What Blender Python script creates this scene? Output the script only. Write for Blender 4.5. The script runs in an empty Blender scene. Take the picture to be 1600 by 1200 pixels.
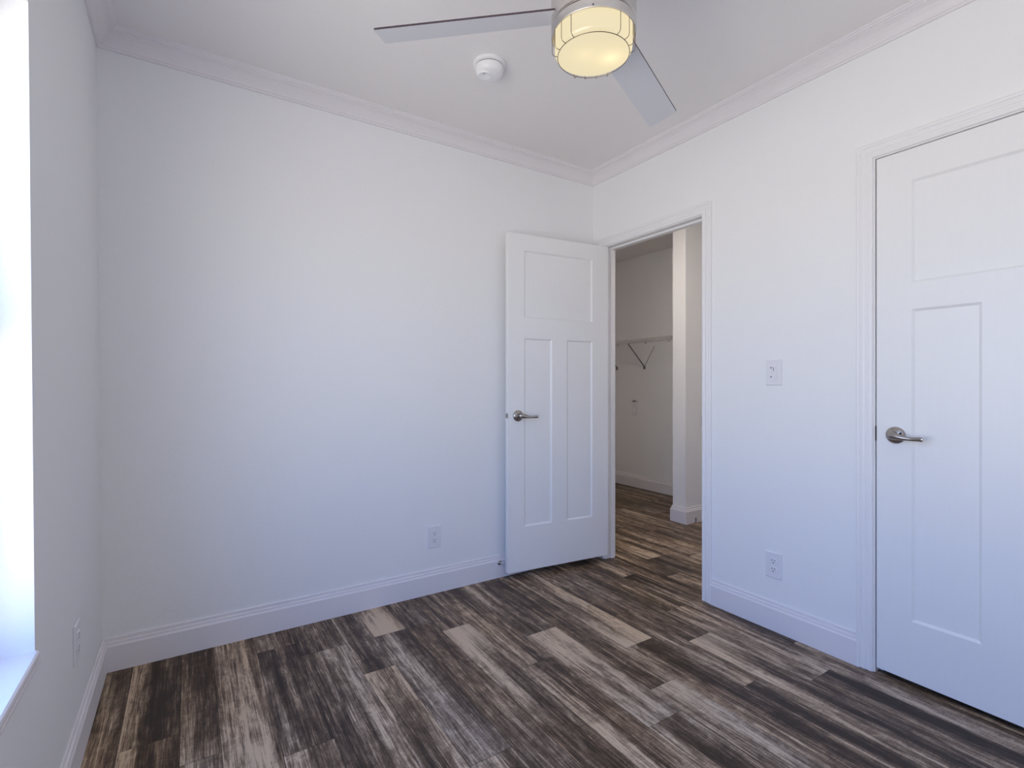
import bpy, math, random
from mathutils import Vector, Matrix

R = math.radians
sc = bpy.context.scene
col = sc.collection

# ------------------------------------------------------------------ camera
cam_d = bpy.data.cameras.new('camera')
cam_d.sensor_width = 36.0
cam_d.lens = 36.0 * 787.0 / 1600.0
cam_d.clip_start = 0.02
cam = bpy.data.objects.new('camera', cam_d)
cam.location = (0, 0, 1.14)
cam.rotation_euler = (R(90), 0, R(-32.74))
col.objects.link(cam)
sc.camera = cam

# ------------------------------------------------------------------ world: daylight outside the window
SKY = (0.20, 0.40, 1.02)
HORIZON = (0.70, 0.83, 1.08)
GROUND = (0.96, 0.89, 0.85)
SKY_STRENGTH = 4.0
w = bpy.data.worlds.new('daylight')
sc.world = w
w.use_nodes = True
nt = w.node_tree
nt.nodes.clear()
wo = nt.nodes.new('ShaderNodeOutputWorld')
bg = nt.nodes.new('ShaderNodeBackground')
tc = nt.nodes.new('ShaderNodeTexCoord')
sx = nt.nodes.new('ShaderNodeSeparateXYZ')
mp = nt.nodes.new('ShaderNodeMapRange')
mp.inputs['From Min'].default_value = -1
mp.inputs['From Max'].default_value = 1
cr = nt.nodes.new('ShaderNodeValToRGB')
e = cr.color_ramp.elements
e[0].position = 0.0; e[0].color = (*GROUND, 1)
e[1].position = 1.0; e[1].color = (*SKY, 1)
a = e.new(0.495); a.color = (*GROUND, 1)
a = e.new(0.51); a.color = (*HORIZON, 1)
a = e.new(0.70); a.color = (*SKY, 1)
nt.links.new(tc.outputs['Generated'], sx.inputs[0])
nt.links.new(sx.outputs['Z'], mp.inputs['Value'])
nt.links.new(mp.outputs[0], cr.inputs[0])
nt.links.new(cr.outputs[0], bg.inputs['Color'])
bg.inputs['Strength'].default_value = SKY_STRENGTH
nt.links.new(bg.outputs[0], wo.inputs[0])

# window portal (guides daylight sampling, emits nothing itself)
WX = -0.285                      # room face of the window wall
WY0, WY1, WZ0, WZ1 = -0.08, 1.528, 0.541, 1.992
pd = bpy.data.lights.new('window_portal', 'AREA')
pd.shape = 'RECTANGLE'
pd.size = WY1 - WY0
pd.size_y = WZ1 - WZ0
pd.cycles.is_portal = True
po = bpy.data.objects.new('window_portal', pd)
po.location = (WX - 0.135, (WY0 + WY1) / 2, (WZ0 + WZ1) / 2)
po.rotation_euler = (R(90), 0, R(-90))
col.objects.link(po)

# added warm fill light without a fixture, out of view, brightens hall and closet
hd = bpy.data.lights.new('hall_fill_light', 'AREA')
hd.shape = 'DISK'; hd.size = 0.28; hd.energy = 7.2; hd.color = (1.0, 0.90, 0.82)
ho = bpy.data.objects.new('hall_fill_light', hd)
ho.location = (2.44, 2.36, 2.50)
col.objects.link(ho)

# ------------------------------------------------------------------ exposure
vs = sc.view_settings
vs.view_transform = 'Standard'
vs.look = 'None'
vs.exposure = 0.65
vs.gamma = 1.0
vs.use_curve_mapping = False
sc.cycles.max_bounces = 16
sc.cycles.diffuse_bounces = 10
sc.cycles.transparent_max_bounces = 16

# ------------------------------------------------------------------ materials
def mat(name, base=(0.8, 0.8, 0.8), rough=0.5, metal=0.0, spec=0.5):
    m = bpy.data.materials.new(name)
    m.use_nodes = True
    b = m.node_tree.nodes['Principled BSDF']
    b.inputs['Base Color'].default_value = (*base, 1)
    b.inputs['Roughness'].default_value = rough
    b.inputs['Metallic'].default_value = metal
    b.inputs['Specular IOR Level'].default_value = spec
    return m

def N(m, t, **kw):
    n = m.node_tree.nodes.new(t)
    for k, v in kw.items():
        setattr(n, k, v)
    return n

def L(m, a, b):
    m.node_tree.links.new(a, b)

def math_n(m, op, a, b=None, c=None):
    n = N(m, 'ShaderNodeMath', operation=op)
    for i, v in enumerate((a, b, c)):
        if v is None: continue
        if isinstance(v, (int, float)): n.inputs[i].default_value = v
        else: L(m, v, n.inputs[i])
    return n.outputs[0]

def noisy(m, scale, amount, var=0.03, detail=3.0, stretch=(1, 1, 1), dist=0.002):
    """procedural bump and a faint tone variation"""
    b = m.node_tree.nodes['Principled BSDF']
    t = N(m, 'ShaderNodeTexCoord'); mpn = N(m, 'ShaderNodeMapping')
    mpn.inputs['Scale'].default_value = stretch
    L(m, t.outputs['Object'], mpn.inputs[0])
    n = N(m, 'ShaderNodeTexNoise'); n.inputs['Scale'].default_value = scale; n.inputs['Detail'].default_value = detail
    L(m, mpn.outputs[0], n.inputs['Vector'])
    bp = N(m, 'ShaderNodeBump'); bp.inputs['Strength'].default_value = amount; bp.inputs['Distance'].default_value = dist
    L(m, n.outputs[0], bp.inputs['Height']); L(m, bp.outputs[0], b.inputs['Normal'])
    if var:
        c = b.inputs['Base Color'].default_value
        rp = N(m, 'ShaderNodeValToRGB')
        rp.color_ramp.elements[0].position = 0.3; rp.color_ramp.elements[1].position = 0.7
        rp.color_ramp.elements[0].color = (c[0] * (1 - var), c[1] * (1 - var), c[2] * (1 - var), 1)
        rp.color_ramp.elements[1].color = (min(1, c[0] * (1 + var)), min(1, c[1] * (1 + var)), min(1, c[2] * (1 + var)), 1)
        L(m, n.outputs[0], rp.inputs[0]); L(m, rp.outputs[0], b.inputs['Base Color'])
    return m

M = {}
M['wall'] = noisy(mat('wall_paint', (0.88, 0.88, 0.88), 0.6, spec=0.3), 130, 0.22, 0.006)
M['ceiling'] = noisy(mat('ceiling_paint', (0.88, 0.855, 0.845), 0.75, spec=0.2), 110, 0.15, 0.006)
M['trim'] = noisy(mat('trim_paint', (0.83, 0.80, 0.81), 0.38, spec=0.4), 60, 0.03, 0.006)
M['casing'] = noisy(mat('casing_paint', (0.87, 0.86, 0.865), 0.38, spec=0.4), 60, 0.03, 0.006)
M['door'] = noisy(mat('door_paint', (0.87, 0.87, 0.87), 0.38, spec=0.4), 90, 0.05, 0.006, stretch=(1, 1, 0.15))
M['vinyl'] = noisy(mat('window_vinyl', (0.85, 0.85, 0.85), 0.35), 40, 0.02, 0.006)
M['nickel'] = noisy(mat('brushed_nickel', (0.44, 0.405, 0.375), 0.24, 1.0), 90, 0.05, 0.05, stretch=(1, 1, 6))
M['housing'] = noisy(mat('fan_nickel', (0.68, 0.65, 0.62), 0.36, 1.0), 60, 0.04, 0.03, stretch=(1, 1, 12))
M['wire_metal'] = noisy(mat('cage_wire_metal', (0.24, 0.20, 0.15), 0.4, 0.9), 60, 0.02, 0.05)
M['plastic'] = noisy(mat('white_plastic', (0.90, 0.90, 0.90), 0.35), 80, 0.02, 0.006)
M['plate'] = noisy(mat('plate_plastic', (0.82, 0.81, 0.835), 0.35), 80, 0.02, 0.006)
M['dark'] = noisy(mat('dark_slot', (0.02, 0.02, 0.022), 0.6), 80, 0.02, 0.05)
M['led'] = noisy(mat('indicator_dark', (0.08, 0.06, 0.08), 0.3), 80, 0.02, 0.05)
M['rubber'] = noisy(mat('white_rubber', (0.75, 0.75, 0.75), 0.6), 80, 0.05, 0.02)
M['blade'] = noisy(mat('blade_silver', (0.70, 0.70, 0.73), 0.42, 0.0), 50, 0.03, 0.01, stretch=(1, 8, 1))
M['blade_edge'] = noisy(mat('blade_dark_edge', (0.055, 0.035, 0.045), 0.45), 50, 0.06, 0.1, stretch=(1, 8, 1))
M['shelf_wire'] = noisy(mat('shelf_wire_coat', (0.70, 0.68, 0.66), 0.4), 60, 0.02, 0.01)
M['brace'] = noisy(mat('brace_metal', (0.22, 0.19, 0.20), 0.45, 0.3), 60, 0.02, 0.03)
M['brace_shadow'] = noisy(mat('brace_shadow_grey', (0.42, 0.39, 0.39), 0.45, 0.2), 60, 0.02, 0.03)  # mid-grey for the modelled shadow line beside the brace
M['cable'] = noisy(mat('brown_cable', (0.06, 0.035, 0.02), 0.6), 60, 0.05, 0.1)

def glass_mat():
    m = bpy.data.materials.new('window_glass'); m.use_nodes = True
    n = m.node_tree.nodes; n.clear()
    o = N(m, 'ShaderNodeOutputMaterial'); mx = N(m, 'ShaderNodeMixShader')
    t = N(m, 'ShaderNodeBsdfTransparent'); g = N(m, 'ShaderNodeBsdfGlossy'); g.inputs['Roughness'].default_value = 0.02
    lw = N(m, 'ShaderNodeLayerWeight'); lw.inputs['Blend'].default_value = 0.5
    f = math_n(m, 'MULTIPLY_ADD', math_n(m, 'POWER', lw.outputs['Facing'], 5.0), 0.6, 0.03)
    t.inputs['Color'].default_value = (0.96, 0.98, 0.98, 1)
    L(m, f, mx.inputs[0]); L(m, t.outputs[0], mx.inputs[1]); L(m, g.outputs[0], mx.inputs[2]); L(m, mx.outputs[0], o.inputs[0])
    return m
M['glass'] = glass_mat()

SHADE_EMIT = 0.50      # glow of the glass itself
SHADE_CLEAR = 0.0      # share of the bulbs' light that passes straight through
def shade_mat():
    """frosted glass that lets the bulbs' light through and glows"""
    m = bpy.data.materials.new('frosted_lamp_glass'); m.use_nodes = True
    n = m.node_tree.nodes; n.clear()
    o = N(m, 'ShaderNodeOutputMaterial')
    tr = N(m, 'ShaderNodeBsdfTranslucent'); tr.inputs['Color'].default_value = (0.026, 0.024, 0.020, 1)
    gl = N(m, 'ShaderNodeBsdfGlossy'); gl.inputs['Roughness'].default_value = 0.25; gl.inputs['Color'].default_value = (1, 1, 1, 1)
    em = N(m, 'ShaderNodeEmission'); em.inputs['Color'].default_value = (1.0, 0.88, 0.58, 1); em.inputs['Strength'].default_value = SHADE_EMIT
    mx = N(m, 'ShaderNodeMixShader'); mx.inputs[0].default_value = 0.05
    t = N(m, 'ShaderNodeTexCoord'); nz = N(m, 'ShaderNodeTexNoise'); nz.inputs['Scale'].default_value = 30
    bp = N(m, 'ShaderNodeBump'); bp.inputs['Strength'].default_value = 0.03; bp.inputs['Distance'].default_value = 0.002
    L(m, t.outputs['Object'], nz.inputs['Vector']); L(m, nz.outputs[0], bp.inputs['Height']); L(m, bp.outputs[0], gl.inputs['Normal'])
    ad = N(m, 'ShaderNodeAddShader')
    cl_ = N(m, 'ShaderNodeBsdfTransparent'); cl_.inputs['Color'].default_value = (1, 0.95, 0.85, 1)
    mc = N(m, 'ShaderNodeMixShader'); mc.inputs[0].default_value = SHADE_CLEAR
    L(m, tr.outputs[0], mc.inputs[1]); L(m, cl_.outputs[0], mc.inputs[2])
    L(m, mc.outputs[0], mx.inputs[1]); L(m, gl.outputs[0], mx.inputs[2])
    L(m, mx.outputs[0], ad.inputs[0]); L(m, em.outputs[0], ad.inputs[1]); L(m, ad.outputs[0], o.inputs[0])
    return m
M['shade'] = shade_mat()

def floor_mat():
    m = mat('vinyl_plank', rough=0.42, spec=0.25)
    b = m.node_tree.nodes['Principled BSDF']
    t = N(m, 'ShaderNodeTexCoord')
    sd = N(m, 'ShaderNodeAttribute', attribute_name='seed'); lt = N(m, 'ShaderNodeAttribute', attribute_name='light')
    sp = N(m, 'ShaderNodeSeparateXYZ'); L(m, t.outputs['Object'], sp.inputs[0])
    x, y = sp.outputs['X'], sp.outputs['Y']
    def field(fx, fy, k, detail, rough, distort=0.0):
        c = N(m, 'ShaderNodeCombineXYZ')
        L(m, math_n(m, 'MULTIPLY', x, fx), c.inputs[0]); L(m, math_n(m, 'MULTIPLY', y, fy), c.inputs[1])
        L(m, math_n(m, 'MULTIPLY', sd.outputs['Fac'], k), c.inputs[2])
        n = N(m, 'ShaderNodeTexNoise'); n.inputs['Scale'].default_value = 1; n.inputs['Detail'].default_value = detail
        n.inputs['Roughness'].default_value = rough; n.inputs['Distortion'].default_value = distort
        L(m, c.outputs[0], n.inputs['Vector'])
        return math_n(m, 'SUBTRACT', n.outputs['Fac'], 0.5)
    strip = field(11, 0.8, 31.0, 3.0, 0.55, 0.3)      # half-plank wide worn strips
    streak = field(42, 1.7, 57.0, 6.0, 0.70, 0.5)     # long grain streaks with ragged edges
    patch = field(26, 12.0, 11.0, 5.0, 0.70, 0.8)     # mottled worn patches
    grain = field(260, 7.0, 91.0, 4.0, 0.75, 0.6)     # fine lines
    saw = field(45, 230.0, 17.0, 2.0, 0.6)            # cross saw marks
    v = math_n(m, 'MULTIPLY', strip, 1.75)
    v = math_n(m, 'MULTIPLY_ADD', streak, 1.75, v)
    v = math_n(m, 'MULTIPLY_ADD', patch, 1.15, v)
    v = math_n(m, 'MULTIPLY_ADD', grain, 1.65, v)
    v = math_n(m, 'MULTIPLY_ADD', saw, 0.38, v)
    worn = math_n(m, 'MAXIMUM', math_n(m, 'SUBTRACT', field(95, 3.4, 71.0, 5.0, 0.68, 1.2), 0.055), 0.0)   # thin pale scratches
    crack = math_n(m, 'MAXIMUM', math_n(m, 'SUBTRACT', field(150, 2.6, 83.0, 4.0, 0.6, 1.0), 0.085), 0.0)   # thin dark cracks
    v = math_n(m, 'MULTIPLY_ADD', worn, 3.6, v)
    v = math_n(m, 'MULTIPLY_ADD', crack, -4.5, v)
    cm = N(m, 'ShaderNodeAttribute', attribute_name='calm')      # smooth tan plank ends carry less grain
    v = math_n(m, 'MULTIPLY_ADD', v, math_n(m, 'MULTIPLY_ADD', cm.outputs['Fac'], -0.72, 1.0), lt.outputs['Fac'])
    r = N(m, 'ShaderNodeValToRGB')
    el = r.color_ramp.elements
    el[0].position = 0.0; el[0].color = (0.037, 0.0245, 0.0155, 1)
    el[1].position = 1.0; el[1].color = (0.58, 0.475, 0.35, 1)
    for p, c in ((0.22, (0.072, 0.048, 0.031)), (0.42, (0.136, 0.094, 0.062)), (0.62, (0.225, 0.168, 0.120)), (0.80, (0.38, 0.30, 0.218))):
        q = el.new(p); q.color = (*c, 1)
    L(m, v, r.inputs[0])
    # warm / cool drift between planks
    hue = field(2.5, 1.2, 23.0, 2.0, 0.5)
    mxc = N(m, 'ShaderNodeMix', data_type='RGBA', blend_type='MULTIPLY'); mxc.inputs[0].default_value = 1.0
    rr = N(m, 'ShaderNodeValToRGB')
    rr.color_ramp.elements[0].position = 0.3; rr.color_ramp.elements[0].color = (0.98, 0.975, 1.0, 1)
    rr.color_ramp.elements[1].position = 0.7; rr.color_ramp.elements[1].color = (1.10, 0.99, 0.85, 1)
    L(m, math_n(m, 'ADD', hue, 0.5), rr.inputs[0])
    L(m, r.outputs[0], mxc.inputs[6]); L(m, rr.outputs[0], mxc.inputs[7])
    L(m, mxc.outputs[2], b.inputs['Base Color'])
    bp = N(m, 'ShaderNodeBump'); bp.inputs['Strength'].default_value = 0.25; bp.inputs['Distance'].default_value = 0.001
    L(m, math_n(m, 'ADD', grain, math_n(m, 'MULTIPLY', streak, 0.6)), bp.inputs['Height']); L(m, bp.outputs[0], b.inputs['Normal'])
    rg = math_n(m, 'MULTIPLY_ADD', streak, -0.25, 0.44)
    L(m, rg, b.inputs['Roughness'])
    return m
M['floor'] = floor_mat()
M['seam'] = noisy(mat('plank_seam', (0.012, 0.010, 0.009), 0.8), 60, 0.05, 0.05)

# ------------------------------------------------------------------ mesh helpers
class MB:
    def __init__(self):
        self.v = []; self.f = []; self.mi = []; self.sm = []
    def add(self, vs_, fs, mi=0, smooth=False, mtx=None):
        o = len(self.v)
        for p in vs_:
            p = Vector(p)
            self.v.append(mtx @ p if mtx is not None else p)
        for f in fs:
            self.f.append([i + o for i in f]); self.mi.append(mi); self.sm.append(smooth)
        return self
    def box(self, a, b, mi=0, mtx=None):
        (x0, y0, z0), (x1, y1, z1) = a, b
        return self.add([(x0, y0, z0), (x1, y0, z0), (x1, y1, z0), (x0, y1, z0), (x0, y0, z1), (x1, y0, z1), (x1, y1, z1), (x0, y1, z1)],
                        [(0, 3, 2, 1), (4, 5, 6, 7), (0, 1, 5, 4), (1, 2, 6, 5), (2, 3, 7, 6), (3, 0, 4, 7)], mi, False, mtx)
    def bevbox(self, a, b, c, axis=2, mi=0, mtx=None):
        """box whose far face along +axis is chamfered by c"""
        lo, hi = list(a), list(b)
        o1, o2 = [i for i in range(3) if i != axis]
        rings = []
        for d, ins in ((lo[axis], 0), (hi[axis] - c, 0), (hi[axis], c)):
            r = []
            for (s, t) in ((0, 0), (1, 0), (1, 1), (0, 1)):
                p = [0, 0, 0]; p[axis] = d
                p[o1] = (lo[o1] + ins, hi[o1] - ins)[s]; p[o2] = (lo[o2] + ins, hi[o2] - ins)[t]
                r.append(p)
            rings.append(r)
        vs_ = [p for r in rings for p in r]
        fs = [(3, 2, 1, 0), (8, 9, 10, 11)]
        for k in (0, 4):
            for i in range(4):
                j = (i + 1) % 4; fs.append((k + i, k + j, k + 4 + j, k + 4 + i))
        return self.add(vs_, fs, mi, False, mtx)
    def lathe(self, prof, n=48, mi=0, mtx=None, smooth=True, close=False):
        """profile of (radius, height) turned round the local z axis"""
        vs_ = []; fs = []
        for (r, z) in prof:
            for k in range(n):
                t = 2 * math.pi * k / n
                vs_.append((r * math.cos(t), r * math.sin(t), z))
        m_ = len(prof)
        for i in range(m_ if close else m_ - 1):
            i2 = (i + 1) % m_
            for k in range(n):
                k2 = (k + 1) % n
                fs.append((i * n + k, i * n + k2, i2 * n + k2, i2 * n + k))
        if not close:
            if prof[0][0] > 1e-6: fs.append(tuple(reversed(range(n))))
            if prof[-1][0] > 1e-6: fs.append(tuple(range((m_ - 1) * n, m_ * n)))
        return self.add(vs_, fs, mi, smooth, mtx)
    def tube(self, path, rad, n=10, mi=0, mtx=None, up=(0, 0, 1), closed=False):
        """swept ellipse; rad is one radius or a list of (side, up) radii"""
        P = [Vector(p) for p in path]; m_ = len(P)
        if not isinstance(rad, (list, tuple)): rad = [(rad, rad)] * m_
        vs_ = []; fs = []; up = Vector(up)
        for i, p in enumerate(P):
            if closed: d = P[(i + 1) % m_] - P[i - 1]
            else: d = P[min(i + 1, m_ - 1)] - P[max(i - 1, 0)]
            d.normalize(); u = up if abs(d.dot(up)) < 0.95 else Vector((1, 0, 0))
            s = d.cross(u).normalized(); u2 = s.cross(d)
            for k in range(n):
                t = 2 * math.pi * k / n
                vs_.append(p + s * (rad[i][0] * math.cos(t)) + u2 * (rad[i][1] * math.sin(t)))
        for i in range(m_ if closed else m_ - 1):
            i2 = (i + 1) % m_
            for k in range(n):
                k2 = (k + 1) % n
                fs.append((i * n + k, i * n + k2, i2 * n + k2, i2 * n + k))
        if not closed: fs += [tuple(reversed(range(n))), tuple(range((m_ - 1) * n, m_ * n))]
        return self.add(vs_, fs, mi, True, mtx)
    def loft(self, rings, mi=0, smooth=False, cap=True):
        """open sections (closed polygons) joined in order"""
        n = len(rings[0]); vs_ = [p for r in rings for p in r]; fs = []
        for i in range(len(rings) - 1):
            for k in range(n):
                k2 = (k + 1) % n
                fs.append((i * n + k, i * n + k2, (i + 1) * n + k2, (i + 1) * n + k))
        if cap: fs += [tuple(reversed(range(n))), tuple(range((len(rings) - 1) * n, len(rings) * n))]
        return self.add(vs_, fs, mi, smooth)
    def build(self, name, mats, parent=None, loc=None):
        me = bpy.data.meshes.new(name)
        me.from_pydata([tuple(p) for p in self.v], [], self.f)
        for mm in (mats if isinstance(mats, (list, tuple)) else [mats]): me.materials.append(mm)
        me.polygons.foreach_set('material_index', self.mi)
        me.polygons.foreach_set('use_smooth', self.sm)
        import bmesh
        bm = bmesh.new(); bm.from_mesh(me); bmesh.ops.recalc_face_normals(bm, faces=bm.faces); bm.to_mesh(me); bm.free()
        if any(self.sm):
            try: me.set_sharp_from_angle(angle=R(40))
            except Exception: pass
        o = bpy.data.objects.new(name, me); col.objects.link(o)
        if parent is not None: o.parent = parent
        if loc is not None: o.location = loc
        return o

def empty(name, loc=(0, 0, 0), rot=(0, 0, 0), parent=None):
    o = bpy.data.objects.new(name, None); o.empty_display_size = 0.05
    o.location = loc; o.rotation_euler = rot; col.objects.link(o)
    if parent is not None: o.parent = parent
    return o
def tag(o, label, cat, group=None):
    o['label'] = label; o['category'] = cat
    if group: o['group'] = group
    return o
def struct(o, label=None, cat=None):
    o['kind'] = 'structure'
    if label: o['label'] = label
    if cat: o['category'] = cat
    return o
def copy_tree(o, parent=None):
    c = o.copy(); col.objects.link(c)
    if parent is not None: c.parent = parent
    for ch in list(o.children): copy_tree(ch, c)
    return c

# ------------------------------------------------------------------ dimensions of the place
AY = 2.55            # long blank wall
BX, BX2 = 2.287, 2.372   # wall with the two doors, and its far face
SY = -0.45           # wall behind the camera
CZ = 2.54            # ceiling
FX, FY = 4.17, 4.60  # far closet wall, closet end
D1A, D1B, DT = 2.432, 1.698, 2.030     # doorway of the open door (jamb faces), head height
D2A, D2B = 0.900, 0.134                # doorway of the closed door
J = 0.019            # jamb board thickness

# floor -------------------------------------------------------------
random.seed(11)
XB = [-0.46, -0.34, -0.185, -0.022, 0.088, 0.245, 0.395, 0.58, 0.706, 0.856, 0.985, 1.125, 1.285, 1.451, 1.59, 1.753, 1.866,
      2.014, 2.16, 2.27, 2.38, 2.51, 2.65, 2.79, 2.93, 3.08, 3.23, 3.352, 3.455, 3.622, 3.77, 3.92, 4.07, 4.25]
def ci(x):
    return max(i for i in range(len(XB) - 1) if XB[i] <= x + 0.02)
# per plank column: joints (y, light of the near plank's end, its fade, light of the far plank's end, its fade)
JT = {ci(-0.022): [(1.798, 0.0, .3, .30, .2)], ci(0.245): [(2.377, -.12, .4, .42, .3), (1.672, .32, .3, -.16, .3)],
      ci(0.395): [(1.05, .1, .3, 0, .3)], ci(0.58): [(1.977, .62, .45, -.10, .4)], ci(0.706): [(2.241, -.16, .3, .95, .22), (1.33, .0, .3, .1, .3)],
      ci(0.985): [(2.129, 1.0, .50, -.12, .3)], ci(1.125): [(1.678, -.18, .25, .34, .4)], ci(1.285): [(1.880, .74, 1.1, -.08, .3)],
      ci(1.451): [(1.300, .75, .5, -.12, .3)], ci(1.59): [(1.562, -.30, .5, .95, .24)], ci(1.753): [(1.812, -.1, .3, 0, .3), (1.123, -.05, .3, .05, .3)],
      ci(1.866): [(1.455, .92, .42, .05, .3)], ci(2.014): [(1.705, .12, .4, -.18, .3), (1.005, -.18, .4, .36, .45)], ci(2.16): [(1.194, .45, .5, -.15, .3)],
      ci(2.38): [(2.012, .50, .4, -.15, .3)], ci(2.51): [(2.275, -.18, .3, .85, .3)], ci(2.79): [(2.171, .85, .4, -.1, .3)],
      ci(3.23): [(3.33, .5, .7, -.1, .3)], ci(3.455): [(3.036, -.25, .3, .7, .3)]}
LAT = {ci(-0.185): [.42, .36, -.12, -.12, -.10, -.05], ci(0.395): [-.02, -.1, .20, .26, .30, .24], ci(1.59): [.38, .10, -.05, -.06, .04, .12],
       ci(1.285): [.12, .18, .10, .14, .12, .02], ci(0.245): [-.1, -.05, .02, .05, .0, -.05], ci(0.088): [.0, .02, .12, .18, .12, .05],
       ci(0.58): [.05, -.1, -.1, -.1, .1, .12], ci(0.706): [0, .05, .25, .22, -.05, -.15]}
fl = MB(); seeds = []; lights = []; calms = []
fl.box((-0.46, SY - 0.1, -0.06), (4.3, FY + 0.1, -0.0022), 1)
seeds += [0] * 8; lights += [0] * 8; calms += [0] * 8
for c in range(len(XB) - 1):
    x0, x1 = XB[c] + 0.0007, XB[c + 1] - 0.0007
    js = [(j[0], j) for j in JT.get(c, [])]
    ys = [j[0] for j in js] or [random.uniform(0.2, 1.0)]
    lo, hi = min(ys), max(ys)
    while lo > SY - 0.1:
        lo -= random.choice((0.72, 0.95, 1.2)); ys.append(lo)
    while hi < FY + 0.1:
        hi += random.choice((0.72, 0.95, 1.2)); ys.append(hi)
    ys = sorted(ys)
    for k in range(len(ys) - 1):
        y0, y1 = max(ys[k], SY - 0.1), min(ys[k + 1], FY + 0.1)
        if y1 - y0 < 0.01: continue
        jn = [j for (yy, j) in js if abs(yy - ys[k + 1]) < 1e-6]       # joint at its far end: this plank is the near one
        jf = [j for (yy, j) in js if abs(yy - ys[k]) < 1e-6]
        seed = random.random(); base = random.uniform(0.35, 0.49)
        lat = LAT.get(c) if (c in LAT and (not js or jn or jf)) else None
        if lat is None:
            ph = random.uniform(0, 6.28); am = random.uniform(0.02, 0.11)
            lat = [am * math.sin(ph + q * 1.5) for q in range(6)]
        ny = max(2, int((y1 - y0) / 0.04)); rows = []
        for i in range(ny + 1):
            y = y0 + 0.0007 + (y1 - y0 - 0.0014) * i / ny
            add = 0.0
            if jn: add += jn[0][1] * math.exp(-((y1 - y) / jn[0][2]) ** 2) * 0.56
            if jf: add += jf[0][3] * math.exp(-((y - y0) / jf[0][4]) ** 2) * 0.56
            rows.append((y, add))
        o = len(fl.v); vs_ = []; fs = []
        for (y, add) in rows:
            for q in range(6):
                vs_.append((x0 + (x1 - x0) * q / 5, y, 0.0)); seeds.append(seed); lights.append(base + add + lat[q]); calms.append(max(0.0, min(1.0, (add - 0.36) * 5.5)))
        for i in range(ny):
            for q in range(5):
                fs.append((i * 6 + q, i * 6 + q + 1, i * 6 + 7 + q, i * 6 + 6 + q))
        fl.add(vs_, fs, 0)
fo = fl.build('floor', [M['floor'], M['seam']])
for nm, dat in (('seed', seeds), ('light', lights), ('calm', calms)):
    at = fo.data.attributes.new(nm, 'FLOAT', 'POINT'); at.data.foreach_set('value', dat)
struct(fo, 'dark weathered wood-look plank floor with scattered pale tan plank ends', 'floor')

# ceiling and walls ---------------------------------------------------
struct(MB().box((-0.46, SY - 0.1, CZ), (4.3, FY + 0.1, CZ + 0.1)).build('ceiling', M['ceiling']), 'flat white painted ceiling', 'ceiling')
struct(MB().box((WX - 0.06, AY, 0), (BX, AY + 0.11, CZ)).build('wall_back', M['wall']), 'long blank white wall with one outlet', 'wall')
LEAN = 0.0075                   # the window wall leans out a little
WXC = WX - LEAN * (CZ - 0.04)
wl = MB()
wl.box((WX - 0.14, SY, 0), (WX, WY0, CZ)); wl.box((WX - 0.14, WY1, 0), (WX, AY + 0.11, CZ))
wl.box((WX - 0.14, WY0, 0), (WX, WY1, WZ0 - 0.02)); wl.box((WX - 0.14, WY0, WZ1), (WX, WY1, CZ))
for p in wl.v: p.x -= LEAN * p.z
struct(wl.build('wall_left', M['wall']), 'shaded white wall holding the window at the left edge', 'wall')
wr = MB()
wr.box((BX, D1A + J, 0), (BX2, FY, CZ)); wr.box((BX, D1B - J, DT + J), (BX2, D1A + J, CZ))
wr.box((BX, D2A + J, 0), (BX2, D1B - J, CZ)); wr.box((BX, D2B - J, DT + J), (BX2, D2A + J, CZ)); wr.box((BX, SY, 0), (BX2, D2B - J, CZ))
struct(wr.build('wall_right', M['wall']), 'white wall with an open doorway and a closed panel door', 'wall')
struct(MB().box((WX - 0.14, SY - 0.1, 0), (FX + 0.1, SY, CZ)).build('wall_front', M['wall']))
struct(MB().box((FX, SY, 0), (FX + 0.1, FY, CZ)).build('wall_closet_back', M['wall']), 'dim closet wall seen through the open doorway', 'wall')
struct(MB().box((BX, FY, 0), (FX + 0.1, FY + 0.1, CZ)).build('wall_closet_end', M['wall']))
struct(MB().box((3.405, 2.683, 0), (FX, 2.812, CZ)).build('wall_partition', M['wall']), 'end of the partition wall beyond the open doorway', 'wall')
struct(MB().box((BX2, 1.25, 0), (FX, 1.35, CZ)).build('wall_hall_side', M['wall']))

# trim ----------------------------------------------------------------
BASE = [(0, 0), (0.016, 0), (0.016, 0.099), (0.012, 0.107), (0.0115, 0.1145), (0.006, 0.1165), (0.006, 0.130), (0.0045, 0.131), (0, 0.131)]
CROWN = [(0, -0.076), (0.009, -0.076), (0.0105, -0.069), (0.015, -0.066), (0.018, -0.058), (0.026, -0.045), (0.037, -0.031), (0.046, -0.024), (0.053, -0.021), (0.053, -0.0155),
         (0.058, -0.0145), (0.062, -0.009), (0.0665, -0.0065), (0.0675, 0.0), (0, 0)]
def run(name, p0, p1, nrm, prof, zb, m0=0, m1=0, mtl='trim', label=None, cat=None):
    """profile (out, up) run from p0 to p1 along a wall whose face looks along nrm; m=+1 inside mitre, -1 outside mitre, 0 square"""
    p0, p1, nrm = Vector((*p0, 0)), Vector((*p1, 0)), Vector((*nrm, 0))
    d = (p1 - p0).normalized()
    r0 = [p0 + nrm * o + d * (o * m0) + Vector((0, 0, zb + u)) for (o, u) in prof]
    r1 = [p1 + nrm * o - d * (o * m1) + Vector((0, 0, zb + u)) for (o, u) in prof]
    return struct(MB().loft([r0, r1]).build(name, M[mtl]), label, cat)
run('baseboard_back', (WX, AY), (BX, AY), (0, -1), BASE, 0, 1, 1, label='tall white baseboard along the blank wall', cat='baseboard')
run('baseboard_left', (WX, SY), (WX, AY), (1, 0), BASE, 0, 1, 1, label='white baseboard under the window wall', cat='baseboard')
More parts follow.
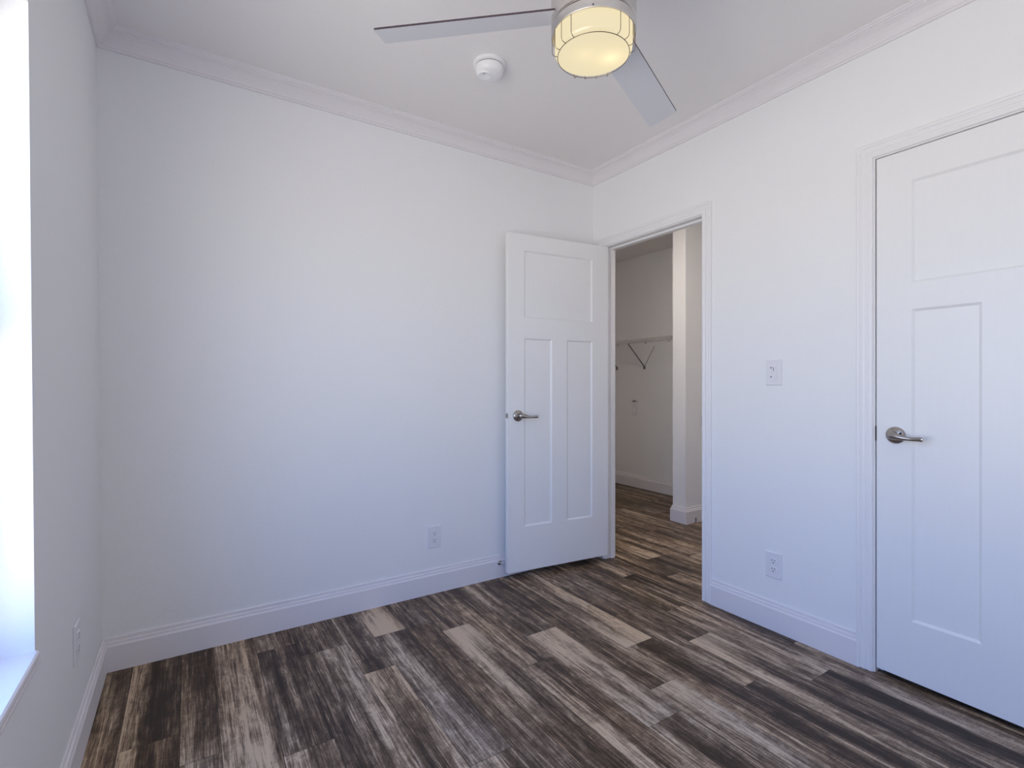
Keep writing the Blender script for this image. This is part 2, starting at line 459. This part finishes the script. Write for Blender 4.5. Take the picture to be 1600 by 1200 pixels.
run('baseboard_right', (BX, 0.951), (BX, 1.637), (-1, 0), BASE, 0, 0, 0, label='short white baseboard between the two doorways', cat='baseboard')
run('baseboard_corner', (BX, 2.4935), (BX, AY), (-1, 0), BASE, 0, 0, 1)
run('baseboard_front', (WX, SY), (BX, SY), (0, 1), BASE, 0, 1, 1)
run('baseboard_closet', (FX, 2.812), (FX, FY), (-1, 0), BASE, 0, 1, 1, label='white baseboard along the closet wall', cat='baseboard')
bp_ = MB()
P3 = [(FX, 2.683), (3.405, 2.683), (3.405, 2.812), (FX, 2.812)]
rings = []
for (o, u) in BASE: pass
def ring(pt, dx, dy): return [Vector((pt[0] + dx * o, pt[1] + dy * o, u)) for (o, u) in BASE]
bp_.loft([ring(P3[0], 0, -1), ring(P3[1], -1, -1), ring(P3[2], -1, 1), ring(P3[3], 0, 1)])
struct(bp_.build('baseboard_partition', M['trim']), 'white baseboard wrapping the partition end beyond the doorway', 'baseboard')
run('trim_1', (WXC, AY), (BX, AY), (0, -1), CROWN, CZ, 1, 1, label='white crown moulding above the blank wall', cat='crown moulding')
run('trim_2', (BX, SY), (BX, AY), (-1, 0), CROWN, CZ, 1, 1, label='white crown moulding above the two doors', cat='crown moulding')
run('trim_3', (WXC, SY), (WXC, AY), (1, 0), CROWN, CZ, 1, 1, label='white crown moulding above the window wall', cat='crown moulding')
run('trim_4', (WXC, SY), (BX, SY), (0, 1), CROWN, CZ, 1, 1)

CAS = [(0.0, 0.0), (0.0, 0.008), (0.004, 0.0105), (0.012, 0.0115), (0.016, 0.0095), (0.022, 0.0095), (0.026, 0.0125), (0.034, 0.014), (0.038, 0.012),
       (0.041, 0.012), (0.044, 0.0155), (0.052, 0.0165), (0.0565, 0.014), (0.0565, 0.0)]
def casing(name, ya, yb, zt, x, sx_, label=None):
    """mitred casing round an opening: ya>yb jamb faces, zt head; x face of the wall, sx_ the side it sits on"""
    rv = 0.005; rr = []
    for (y, s, z) in ((ya, 1, 0.0), (ya, 1, zt), (yb, -1, zt), (yb, -1, 0.0)):
        rr.append([Vector((x + sx_ * t, y + s * (rv + o), z + (rv + o if z > 0 else 0.001))) for (o, t) in CAS])
    return struct(MB().loft(rr).build(name, M['casing']), label, 'door casing' if label else None)
casing('trim_5', D1A, D1B, DT, BX, -1, 'white moulded casing round the open doorway')
casing('trim_6', D2A, D2B, DT, BX, -1, 'white moulded casing round the closed door')
casing('trim_7', D1A, D1B, DT, BX2, 1)
def jamb(name, ya, yb, zt, label):
    m = MB()
    st, s0, s1 = 0.011, 0.041, 0.074
    m.box((BX, ya, 0.0), (BX2, ya + J, zt + J)); m.box((BX, yb - J, 0.0), (BX2, yb, zt + J)); m.box((BX, yb, zt), (BX2, ya, zt + J))
    m.box((BX + s0, ya - st, 0.0), (BX + s1, ya, zt)); m.box((BX + s0, yb, 0.0), (BX + s1, yb + st, zt)); m.box((BX + s0, yb + st, zt - st), (BX + s1, ya - st, zt))
    return struct(m.build(name, M['casing']), label, 'door jamb')
j1 = jamb('trim_8', D1A, D1B, DT, 'white jamb and stop lining the open doorway')
j2 = jamb('trim_9', D2A, D2B, DT, 'white jamb behind the closed door')
def strike(y, s, z, parent):
    m = MB()
    m.box((BX - 0.0012, min(y, y + s * 0.0016), z - 0.029), (BX + 0.032, max(y, y + s * 0.0016), z + 0.029))
    o = m.build('strike_plate', M['nickel'], parent); o['label'] = 'metal strike plate'
    return o
strike(D1B, 1, 0.945, j1)
strike(D2A, -1, 0.945, j2)

# window ----------------------------------------------------------------
wn = struct(empty('window_1', (WX - 0.10, (WY0 + WY1) / 2, WZ0)), 'bright window recessed in the left wall', 'window')
hw, hh = (WY1 - WY0) / 2, WZ1 - WZ0
fr = MB(); fw = 0.045
fr.box((-0.04, -hw, 0), (0.0, -hw + fw, hh)); fr.box((-0.04, hw - fw, 0), (0.0, hw, hh))
fr.box((-0.04, -hw + fw, 0), (0.0, hw - fw, fw)); fr.box((-0.04, -hw + fw, hh - fw), (0.0, hw - fw, hh))
fr.box((-0.036, -hw + fw, hh / 2 - 0.022), (-0.004, hw - fw, hh / 2 + 0.022))
fr.build('window_frame', M['vinyl'], wn)
MB().box((-0.022, -hw + fw - 0.005, fw - 0.005), (-0.018, hw - fw + 0.005, hh - fw + 0.005)).build('window_pane', M['glass'], wn)
SILL = [(-0.10, -0.02), (0.026, -0.02), (0.030, -0.016), (0.031, -0.010), (0.029, -0.004), (0.024, 0.0), (-0.10, 0.0)]
APR = [(0.0, -0.036), (0.012, -0.036), (0.018, -0.030), (0.022, -0.024), (0.022, -0.02), (0.0, -0.02)]
sl = MB()
sl.box((0.0, -hw, -0.02), (0.09, hw, 0.0))
nose = [(0.09, -0.022), (0.100, -0.022), (0.1035, -0.018), (0.1045, -0.011), (0.1035, -0.004), (0.100, 0.0), (0.09, 0.0)]
sl.loft([[Vector((x, -hw - 0.003, z)) for x, z in nose], [Vector((x, hw + 0.003, z)) for x, z in nose]])
apr = [(0.09, -0.033), (0.1015, -0.033), (0.104, -0.029), (0.1055, -0.022), (0.09, -0.022)]
sl.loft([[Vector((x, -hw - 0.002, z)) for x, z in apr], [Vector((x, hw + 0.002, z)) for x, z in apr]])
o = sl.build('window_sill', M['trim'], wn); o['label'] = 'white window sill with moulded nose'

# doors -------------------------------------------------------------------
def slab(Wd, z0, z1, panels, T=0.035):
    """flat slab, face at y=0 looking -y, x along the width; sunk flat panels with sloped edges on the face"""
    m = MB(); dp, bv = 0.0075, 0.009
    xs = sorted({0.0, Wd} | {v for p in panels for v in (p[0], p[1])}); zs = sorted({z0, z1} | {v for p in panels for v in (p[2], p[3])})
    for s, yf in ((0, 0.0), (1, T)):
        for i in range(len(xs) - 1):
            for k in range(len(zs) - 1):
                cx_, cz_ = (xs[i] + xs[i + 1]) / 2, (zs[k] + zs[k + 1]) / 2
                if any(p[0] < cx_ < p[1] and p[2] < cz_ < p[3] for p in panels): continue
                m.add([(xs[i], yf, zs[k]), (xs[i + 1], yf, zs[k]), (xs[i + 1], yf, zs[k + 1]), (xs[i], yf, zs[k + 1])], [(0, 1, 2, 3)])
        for p in panels:
            yi = yf + (dp if s == 0 else -dp)
            a_ = [(p[0], yf, p[2]), (p[1], yf, p[2]), (p[1], yf, p[3]), (p[0], yf, p[3])]
            b_ = [(p[0] + bv, yi, p[2] + bv), (p[1] - bv, yi, p[2] + bv), (p[1] - bv, yi, p[3] - bv), (p[0] + bv, yi, p[3] - bv)]
            m.add(a_ + b_, [(0, 1, 5, 4), (1, 2, 6, 5), (2, 3, 7, 6), (3, 0, 4, 7), (4, 5, 6, 7)])
    m.add([(0, 0, z0), (0, T, z0), (0, T, z1), (0, 0, z1)], [(0, 1, 2, 3)]); m.add([(Wd, 0, z0), (Wd, T, z0), (Wd, T, z1), (Wd, 0, z1)], [(0, 1, 2, 3)])
    m.add([(0, 0, z0), (Wd, 0, z0), (Wd, T, z0), (0, T, z0)], [(0, 1, 2, 3)]); m.add([(0, 0, z1), (Wd, 0, z1), (Wd, T, z1), (0, T, z1)], [(0, 1, 2, 3)])
    return m
def merge(o):
    import bmesh
    bm = bmesh.new(); bm.from_mesh(o.data); bmesh.ops.remove_doubles(bm, verts=bm.verts, dist=1e-5)
    bmesh.ops.recalc_face_normals(bm, faces=bm.faces); bm.to_mesh(o.data); bm.free()
def lever(parent, x, z, s, lock=False):
    """lever set on the face y=0 looking -y; s=+1 the lever points to +x"""
    h = empty('door_handle', (x, 0, z), parent=parent); h['label'] = 'satin nickel lever handle'
    rot = Matrix.Rotation(R(90), 4, 'X')      # local z -> -y
    MB().lathe([(0.0325, 0), (0.0325, 0.004), (0.031, 0.0075), (0.026, 0.0105), (0.018, 0.0125), (0.0145, 0.014), (0.0125, 0.018), (0.0118, 0.030), (0.0118, 0.036), (0.0, 0.036)], 40, mtx=rot).build('rosette', M['nickel'], h)
    lv = MB()
    pth = [(-0.014, -0.044, 0.001), (-0.008, -0.046, 0.002), (0.006, -0.048, 0.001), (0.023, -0.0505, -0.002), (0.042, -0.052, -0.005), (0.060, -0.052, -0.006), (0.078, -0.0525, -0.006), (0.091, -0.0545, -0.005), (0.101, -0.0575, -0.005), (0.1045, -0.059, -0.005)]
    rd = [(0.004, 0.006), (0.009, 0.0125), (0.0105, 0.0145), (0.0085, 0.0115), (0.006, 0.0085), (0.005, 0.0075), (0.0048, 0.0075), (0.0048, 0.0082), (0.0046, 0.008), (0.002, 0.004)]
    lv.tube([(px * s, py, pz) for px, py, pz in pth], rd, 14)
    lv.build('lever', M['nickel'], h)
    if lock:
        MB().lathe([(0.0042, 0), (0.0042, 0.0035), (0.0032, 0.0045), (0, 0.0045)], 16, mtx=Matrix.Translation((0.0195 * s, -0.0122, 0.009)) @ rot).build('lock_pin', M['dark'], h)
    return h
# open door: hinged by the corner, folded back against the long wall
Wd = 0.719
OPEN = 5.8
d1 = struct(empty('door_1', (2.283, 2.432, 0), (0, 0, R(180 - OPEN))), 'white three-panel door standing open against the long wall', 'door')
# local frame: x along the slab from hinge, y toward the camera face is +y, so flip with a half turn
sm = slab(Wd, 0.040, 2.022, [(0.125, 0.614, 1.530, 1.928), (0.125, 0.315, 0.300, 1.410), (0.423, 0.614, 0.300, 1.410)])
for v in sm.v: v.y = -v.y                       # face looks +y in this frame
leaf = sm.build('door_slab', M['door'], d1, (0.003, 0.039, 0)); merge(leaf)
def lever_flip(parent, x, z, s):
    h = lever(parent, x, z, -s); h.rotation_euler = (0, 0, R(180)); h.location = (x, 0.039, z); return h
lever_flip(d1, 0.660, 0.954, -1)
lp = MB().box((0.7215, 0.0085, 0.954 - 0.014), (0.7233, 0.0335, 0.954 + 0.014)).build('latch_plate', M['nickel'], d1); lp['label'] = 'metal latch plate in the door edge'
bt = MB().add([(0.7233, 0.0145, 0.945), (0.7233, 0.0275, 0.945), (0.7233, 0.0275, 0.959), (0.7233, 0.0145, 0.959), (0.733, 0.0245, 0.946), (0.733, 0.0270, 0.946), (0.733, 0.0270, 0.958), (0.733, 0.0245, 0.958)],
              [(0, 3, 2, 1), (4, 5, 6, 7), (0, 1, 5, 4), (1, 2, 6, 5), (2, 3, 7, 6), (3, 0, 4, 7)]).build('latch_bolt', M['nickel'], lp)
for z in (0.25, 1.03, 1.80):
    hm = MB(); hm.tube([(0, -0.003, z - 0.044), (0, -0.003, z + 0.044)], 0.006, 12)
    hm.box((0.0022, 0.004, z - 0.044), (0.0031, 0.036, z + 0.044))
    o = hm.build('hinge', M['nickel'], d1); o['label'] = 'metal butt hinge'
# closed door
W2 = D2A - D2B - 0.008
d2 = struct(empty('door_2', (BX + 0.002, D2A - 0.005, 0), (0, 0, R(-90))), 'closed white three-panel door at the right edge with a nickel lever', 'door')
# local x runs to -y, local -y looks into the room (-x)
sl2 = slab(W2, 0.021, 2.026, [(0.114, W2 - 0.114, 1.521, 1.908), (0.114, 0.314, 0.246, 1.422), (W2 - 0.314, W2 - 0.114, 0.246, 1.422)])
o = sl2.build('door_slab', M['door'], d2); merge(o)
lever(d2, 0.064, 0.943, 1, True)
for z in (0.25, 1.03, 1.80):
    hm = MB(); hm.tube([(W2 + 0.002, -0.006, z - 0.044), (W2 + 0.002, -0.006, z + 0.044)], 0.006, 12)
    o = hm.build('hinge', M['nickel'], d2); o['label'] = 'metal butt hinge'

# ceiling fan ----------------------------------------------------------------
FC = (1.005, 1.120)
fan = tag(empty('ceiling_fan', (FC[0], FC[1], 0)), 'brushed nickel ceiling fan with silver blades and a lit caged lamp', 'ceiling fan')
HR = 0.1235
MB().lathe([(0.0, 2.1935), (HR - 0.004, 2.1935), (HR, 2.196), (HR, 2.330), (HR - 0.006, 2.345), (0.085, 2.365), (0.075, 2.372), (0.0, 2.372)], 72).build('motor_housing', M['housing'], fan)
MB().lathe([(0.040, 2.372), (0.040, 2.44), (0.070, 2.455), (0.078, 2.475), (0.078, CZ - 0.0005), (0.0, CZ - 0.0005)], 48).build('canopy', M['housing'], fan)
MB().lathe([(HR - 0.006, 2.1895), (HR - 0.006, 2.1935), (0, 2.1935), (0, 2.1895)], 72).build('housing_seam', M['dark'], fan)
MB().lathe([(HR - 0.004, 2.162), (HR - 0.001, 2.1625), (HR, 2.1645), (HR, 2.187), (HR - 0.003, 2.1895), (0.02, 2.1895), (0.02, 2.186), (HR - 0.004, 2.186)], 72, close=True).build('light_ring', M['housing'], fan)
gl = MB(); gp = []
gr, zt, zb, cr_ = 0.1130, 2.186, 2.1100, 0.015
gp.append((gr, zt))
for k in range(9):
    t = math.pi / 2 * k / 8
    gp.append((gr - cr_ + cr_ * math.cos(t), zb + cr_ - cr_ * math.sin(t)))
gp += [(0.05, zb - 0.001), (0.0, zb - 0.0015)]
gl.lathe(gp, 72)
gl.f = [f for f in gl.f if len(f) == 4]; gl.mi = [0] * len(gl.f); gl.sm = [True] * len(gl.f)
o = gl.build('lamp_glass', M['shade'], fan); o['label'] = 'glowing frosted glass lamp bowl'
rg = 0.1045
o = MB().tube([(rg * math.cos(2 * math.pi * k / 72), rg * math.sin(2 * math.pi * k / 72), 2.1065) for k in range(72)], 0.0011, 8, closed=True).build('cage_ring', M['wire_metal'], fan)
o['label'] = 'thin dark wire ring under the lamp'
cd = math.atan2(-FC[1], -FC[0])                 # direction from the fan toward the camera
for g in range(3):
    for q in range(4):
        an = cd + R(4 + 60 + 120 * g + (q - 1.5) * 17.3)
        ca, sa = math.cos(an), math.sin(an)
        pts = [(0.1205, 2.168), (0.1205, 2.150), (0.1205, 2.128), (0.1205, 2.1170), (0.1185, 2.1105), (0.112, 2.1070), (0.1045, 2.1065)]
        MB().tube([(r_ * ca, r_ * sa, z) for r_, z in pts], 0.0010, 6, up=(-sa, ca, 0)).build('cage_wire', M['wire_metal'], fan)
MB().lathe([(0.0022, 0), (0.0022, 0.0015), (0, 0.0022)], 12, mtx=Matrix.Translation((0.1232 * math.cos(cd), 0.1232 * math.sin(cd), 2.168)) @ Matrix.Rotation(cd, 4, 'Z') @ Matrix.Rotation(R(90), 4, 'Y')).build('set_screw', M['dark'], fan)
BW, BT, PITCH = 0.112, 0.006, R(16.5)
for k in range(3):
    an = R(142.8) - k * 2 * math.pi / 3
    bm_ = MB(); pr_ = []
    r0, r1, hwid = 0.112, 0.645, BW / 2
    out = [(r0, -hwid * 0.94), (r1 - 0.004, -hwid), (r1 - 0.001, -hwid + 0.001), (r1, -hwid + 0.004), (r1, hwid - 0.004), (r1 - 0.001, hwid - 0.001), (r1 - 0.004, hwid), (r0, hwid * 0.94)]
    n = len(out)
    vv = []
    for zz in (-BT / 2, BT / 2):
        for (r_, s_) in out:
            z_ = 2.236 - 0.055 * r_ - s_ * math.sin(PITCH) + zz
            vv.append((r_, s_ * math.cos(PITCH), z_))
    bm_.add(vv, [tuple(range(n - 1, -1, -1))], 0)
    bm_.add(vv, [tuple(range(n, 2 * n))] + [(i, (i + 1) % n, n + (i + 1) % n, n + i) for i in range(n)], 1)
    o = bm_.build('blade', [M['blade'], M['blade_edge']], fan)
    merge(o)
    o.rotation_euler = (0, 0, an); o['label'] = 'flat silver blade with dark edges'
# the lamp's two bulbs
for (px, py, pw) in ((0.052, -0.020, 1.0), (-0.026, 0.012, 0.35)):
    ld = bpy.data.lights.new('fan_bulb', 'POINT'); ld.energy = 0.55 * pw; ld.color = (1.0, 0.74, 0.42); ld.shadow_soft_size = 0.022
    lo_ = bpy.data.objects.new('fan_bulb', ld); lo_.location = (px, py, 2.138); lo_.parent = fan; col.objects.link(lo_)

# smoke detector ----------------------------------------------------------------
sdt = tag(empty('smoke_detector', (1.108, 1.905, CZ)), 'round white smoke detector on the ceiling beyond the fan', 'smoke detector')
MB().lathe([(0.069, -0.0003), (0.071, -0.004), (0.070, -0.012), (0.064, -0.015), (0.0, -0.015)], 56).build('base_plate', M['plastic'], sdt)
MB().lathe([(0.0585, -0.015), (0.0585, -0.019), (0.0, -0.019)], 56).build('vent_gap', M['dark'], sdt)
MB().lathe([(0.0605, -0.0185), (0.0615, -0.027), (0.0605, -0.037), (0.0565, -0.046), (0.049, -0.0515), (0.036, -0.0542), (0.0, -0.055)], 56).build('cover', M['plastic'], sdt)
bt_ = MB().lathe([(0.0300, -0.045), (0.0300, -0.0575), (0.0285, -0.0600), (0.0255, -0.0600), (0.020, -0.0568), (0.0, -0.0560)], 40, mtx=Matrix.Translation((-0.022, 0.003, 0.0)))
bt_.build('test_button', M['plastic'], sdt)
MB().lathe([(0.0024, -0.0545), (0.0024, -0.0575), (0.0, -0.0582)], 12, mtx=Matrix.Translation((-0.030, -0.006, 0.0))).build('indicator_light', M['led'], sdt)

# outlets and plates --------------------------------------------------------------
def outlet():
    """plate in the local xz plane looking -y, centred on the origin"""
    t = empty('wall_outlet')
    MB().bevbox((-0.0385, -0.060, 0.0), (0.0385, 0.060, 0.006), 0.003, 2, mtx=Matrix.Rotation(R(90), 4, 'X')).build('cover_plate', M['plate'], t)
    for zc in (0.0195, -0.0195):
        rc = MB(); pts = []
        for k in range(40):
            a_ = 2 * math.pi * k / 40
            pts.append((0.0172 * math.cos(a_), max(-0.0135, min(0.0135, 0.0172 * math.sin(a_)))))
        rc.loft([[Vector((x, -0.0055, zc + z)) for x, z in pts], [Vector((x, -0.0080, zc + z)) for x, z in pts], [Vector((x * 0.95, -0.0086, zc + z * 0.95)) for x, z in pts]])
        ro = rc.build('receptacle', M['plate'], t)
        for (sx_, hh_) in ((-0.0064, 0.0042), (0.0064, 0.0034)):
            MB().box((sx_ - 0.0012, -0.0089, zc + 0.003 - hh_ + 0.001), (sx_ + 0.0012, -0.0080, zc + 0.003 + hh_ + 0.001)).build('slot', M['dark'], ro)
        MB().lathe([(0.0027, 0.0080), (0.0027, 0.0089), (0, 0.0089)], 14, mtx=Matrix.Translation((0, 0, zc - 0.0075)) @ Matrix.Rotation(R(90), 4, 'X')).build('slot', M['dark'], ro)
    MB().lathe([(0.0033, 0.0055), (0.0030, 0.0067), (0, 0.0072)], 14, mtx=Matrix.Rotation(R(90), 4, 'X')).build('screw', M['plate'], t)
    return t
g = 'duplex outlets low on the walls'
o1 = tag(outlet(), 'white duplex outlet low on the long blank wall, left of the open door', 'outlet', g)
o1.location = (1.132, AY, 0.304)
o2 = tag(copy_tree(o1), 'white duplex outlet under the wall control, between the two doorways', 'outlet', g)
o2.location = (BX, 1.3075, 0.300); o2.rotation_euler = (0, 0, R(-90))
o3 = tag(copy_tree(o1), 'white duplex outlet beside the corner, on the window wall', 'outlet', g)
o3.location = (WX - LEAN * 0.358 + 0.0005, 2.000, 0.358); o3.rotation_euler = (0, 0, R(90))
# fan / light control between the doors
ws = tag(empty('wall_control', (BX, 1.306, 1.194), (0, 0, R(-90))), 'white wall switch plate above the outlet between the doorways', 'switch')
rx = Matrix.Rotation(R(90), 4, 'X')
MB().bevbox((-0.0385, -0.060, 0.0), (0.0385, 0.060, 0.006), 0.003, 2, mtx=rx).build('cover_plate', M['plate'], ws)
MB().bevbox((-0.0165, -0.0335, 0.005), (0.0165, 0.0335, 0.0072), 0.001, 2, mtx=rx).build('control_insert', M['plate'], ws)
rk = MB().bevbox((-0.002, 0.002, 0.007), (0.0135, 0.0285, 0.0098), 0.0012, 2, mtx=rx).build('rocker', M['plate'], ws)
MB().box((-0.0012, -0.0104, 0.006), (0.0010, -0.0096, 0.023)).build('slot', M['dark'], rk)
for z in (0.0215, -0.0205):
    MB().lathe([(0.0031, 0.007), (0.0031, 0.0086), (0, 0.0090)], 14, mtx=Matrix.Translation((-0.0125, 0, z)) @ rx).build('indicator', M['led'], ws)
MB().bevbox((-0.004, -0.028, 0.007), (0.012, -0.006, 0.0086), 0.0010, 2, mtx=rx).build('button', M['plate'], ws)
# closet wall plate and clip
cp = tag(empty('switch_plate', (FX, 3.964, 0.853), (0, 0, R(-90))), 'small white plate on the closet wall below the wire shelf', 'switch plate')
MB().bevbox((-0.0375, -0.0585, 0.0), (0.0375, 0.0585, 0.006), 0.003, 2, mtx=rx).build('cover_plate', M['plate'], cp)
MB().bevbox((-0.0165, -0.0335, 0.005), (0.0165, 0.0335, 0.009), 0.001, 2, mtx=rx).build('rocker', M['plastic'], cp)
cl = tag(empty('wall_clip', (FX, 3.964, 0.950), (0, 0, R(-90))), 'tiny grey clip on the closet wall just above the plate', 'clip')
MB().bevbox((-0.040, -0.006, 0.0), (0.040, 0.006, 0.006), 0.002, 2, mtx=rx).build('clip_base', M['shelf_wire'], cl)
MB().tube([(-0.020, -0.008, 0.0), (-0.008, -0.016, 0.006), (0.008, -0.016, 0.006), (0.020, -0.008, 0.0)], 0.005, 8).build('clip_hook', M['brace'], cl)

# door stop --------------------------------------------------------------------------
ds = tag(empty('door_stop', (1.541, AY - 0.016, 0.088), (0, 0, 0)), 'small metal door stop on the baseboard behind the open door', 'door stop')
MB().lathe([(0.0125, 0), (0.0125, 0.003), (0.0095, 0.006), (0.005, 0.008), (0, 0.008)], 24, mtx=rx).build('base_disc', M['nickel'], ds)
MB().tube([(0, -0.006, 0), (0.018, -0.0215, 0), (0.0280, -0.0300, 0)], 0.0042, 12).build('rod', M['nickel'], ds)
MB().tube([(0.0270, -0.0292, 0), (0.0305, -0.0322, 0), (0.0350, -0.0358, 0)], [(0.0065, 0.0065), (0.0075, 0.0075), (0.006, 0.006)], 14).build('rubber_tip', M['rubber'], ds)
# stray bit of cable by the partition baseboard
ct = tag(MB().tube([(3.475, 2.655, 0.0035), (3.490, 2.650, 0.005), (3.500, 2.656, 0.018), (3.508, 2.662, 0.042)], 0.0035, 8).build('cable_end', M['cable']),
         'short brown cable end poking up by the partition baseboard', 'cable')

# wire closet shelf ---------------------------------------------------------------------
sh = tag(empty('wire_shelf', (FX, 2.83, 1.600)), 'white wire shelf on the closet wall seen through the doorway', 'wire shelf')
Ls, Dp = 1.755, 0.30
for (x, z, r_) in ((-0.008, 0.0, 0.0032), (-Dp, 0.0, 0.0034), (-Dp, -0.030, 0.0034), (-Dp / 2, -0.005, 0.0030)):
    MB().tube([(x, 0, z), (x, Ls, z)], r_, 8).build('long_wire', M['shelf_wire'], sh)
cw = MB(); k = 0.012
while k < Ls:
    cw.tube([(-0.006, k, 0.004), (-Dp + 0.004, k, 0.004), (-Dp - 0.003, k, -0.002), (-Dp - 0.003, k, -0.031)], 0.0014, 5, up=(0, 1, 0)); k += 0.0255
cw.build('cross_wires', M['shelf_wire'], sh)
for yb in (0.985, 1.40):
    b_ = MB()
    b_.tube([(-Dp + 0.004, yb - 0.03, -0.018), (-Dp + 0.020, yb - 0.028, -0.045), (-0.012, yb + 0.008, -0.262), (-0.006, yb + 0.009, -0.285)], 0.0062, 8)
    b_.box((-0.006, yb - 0.004, -0.300), (-0.0005, yb + 0.022, -0.262))
    b_.build('brace', M['brace'], sh)
    if yb < 1.2: MB().tube([(-0.006, yb + 0.009, -0.275), (-0.006, yb - 0.062, -0.165), (-0.008, yb - 0.136, -0.055)], 0.0032, 8).build('brace_shadow_rod', M['brace_shadow'], sh)  # thin grey rod on the wall stands in for the brace's cast shadow
    c_ = MB().box((-Dp - 0.008, yb - 0.040, -0.036), (-Dp + 0.006, yb - 0.020, 0.006)).build('brace_clip', M['shelf_wire'], sh)
for yb in (0.25, 0.66, 0.98, 1.39):
    MB().bevbox((-0.013, yb - 0.012, -0.024), (-0.0005, yb + 0.012, 0.010), 0.002, 2).build('wall_clip', M['shelf_wire'], sh)
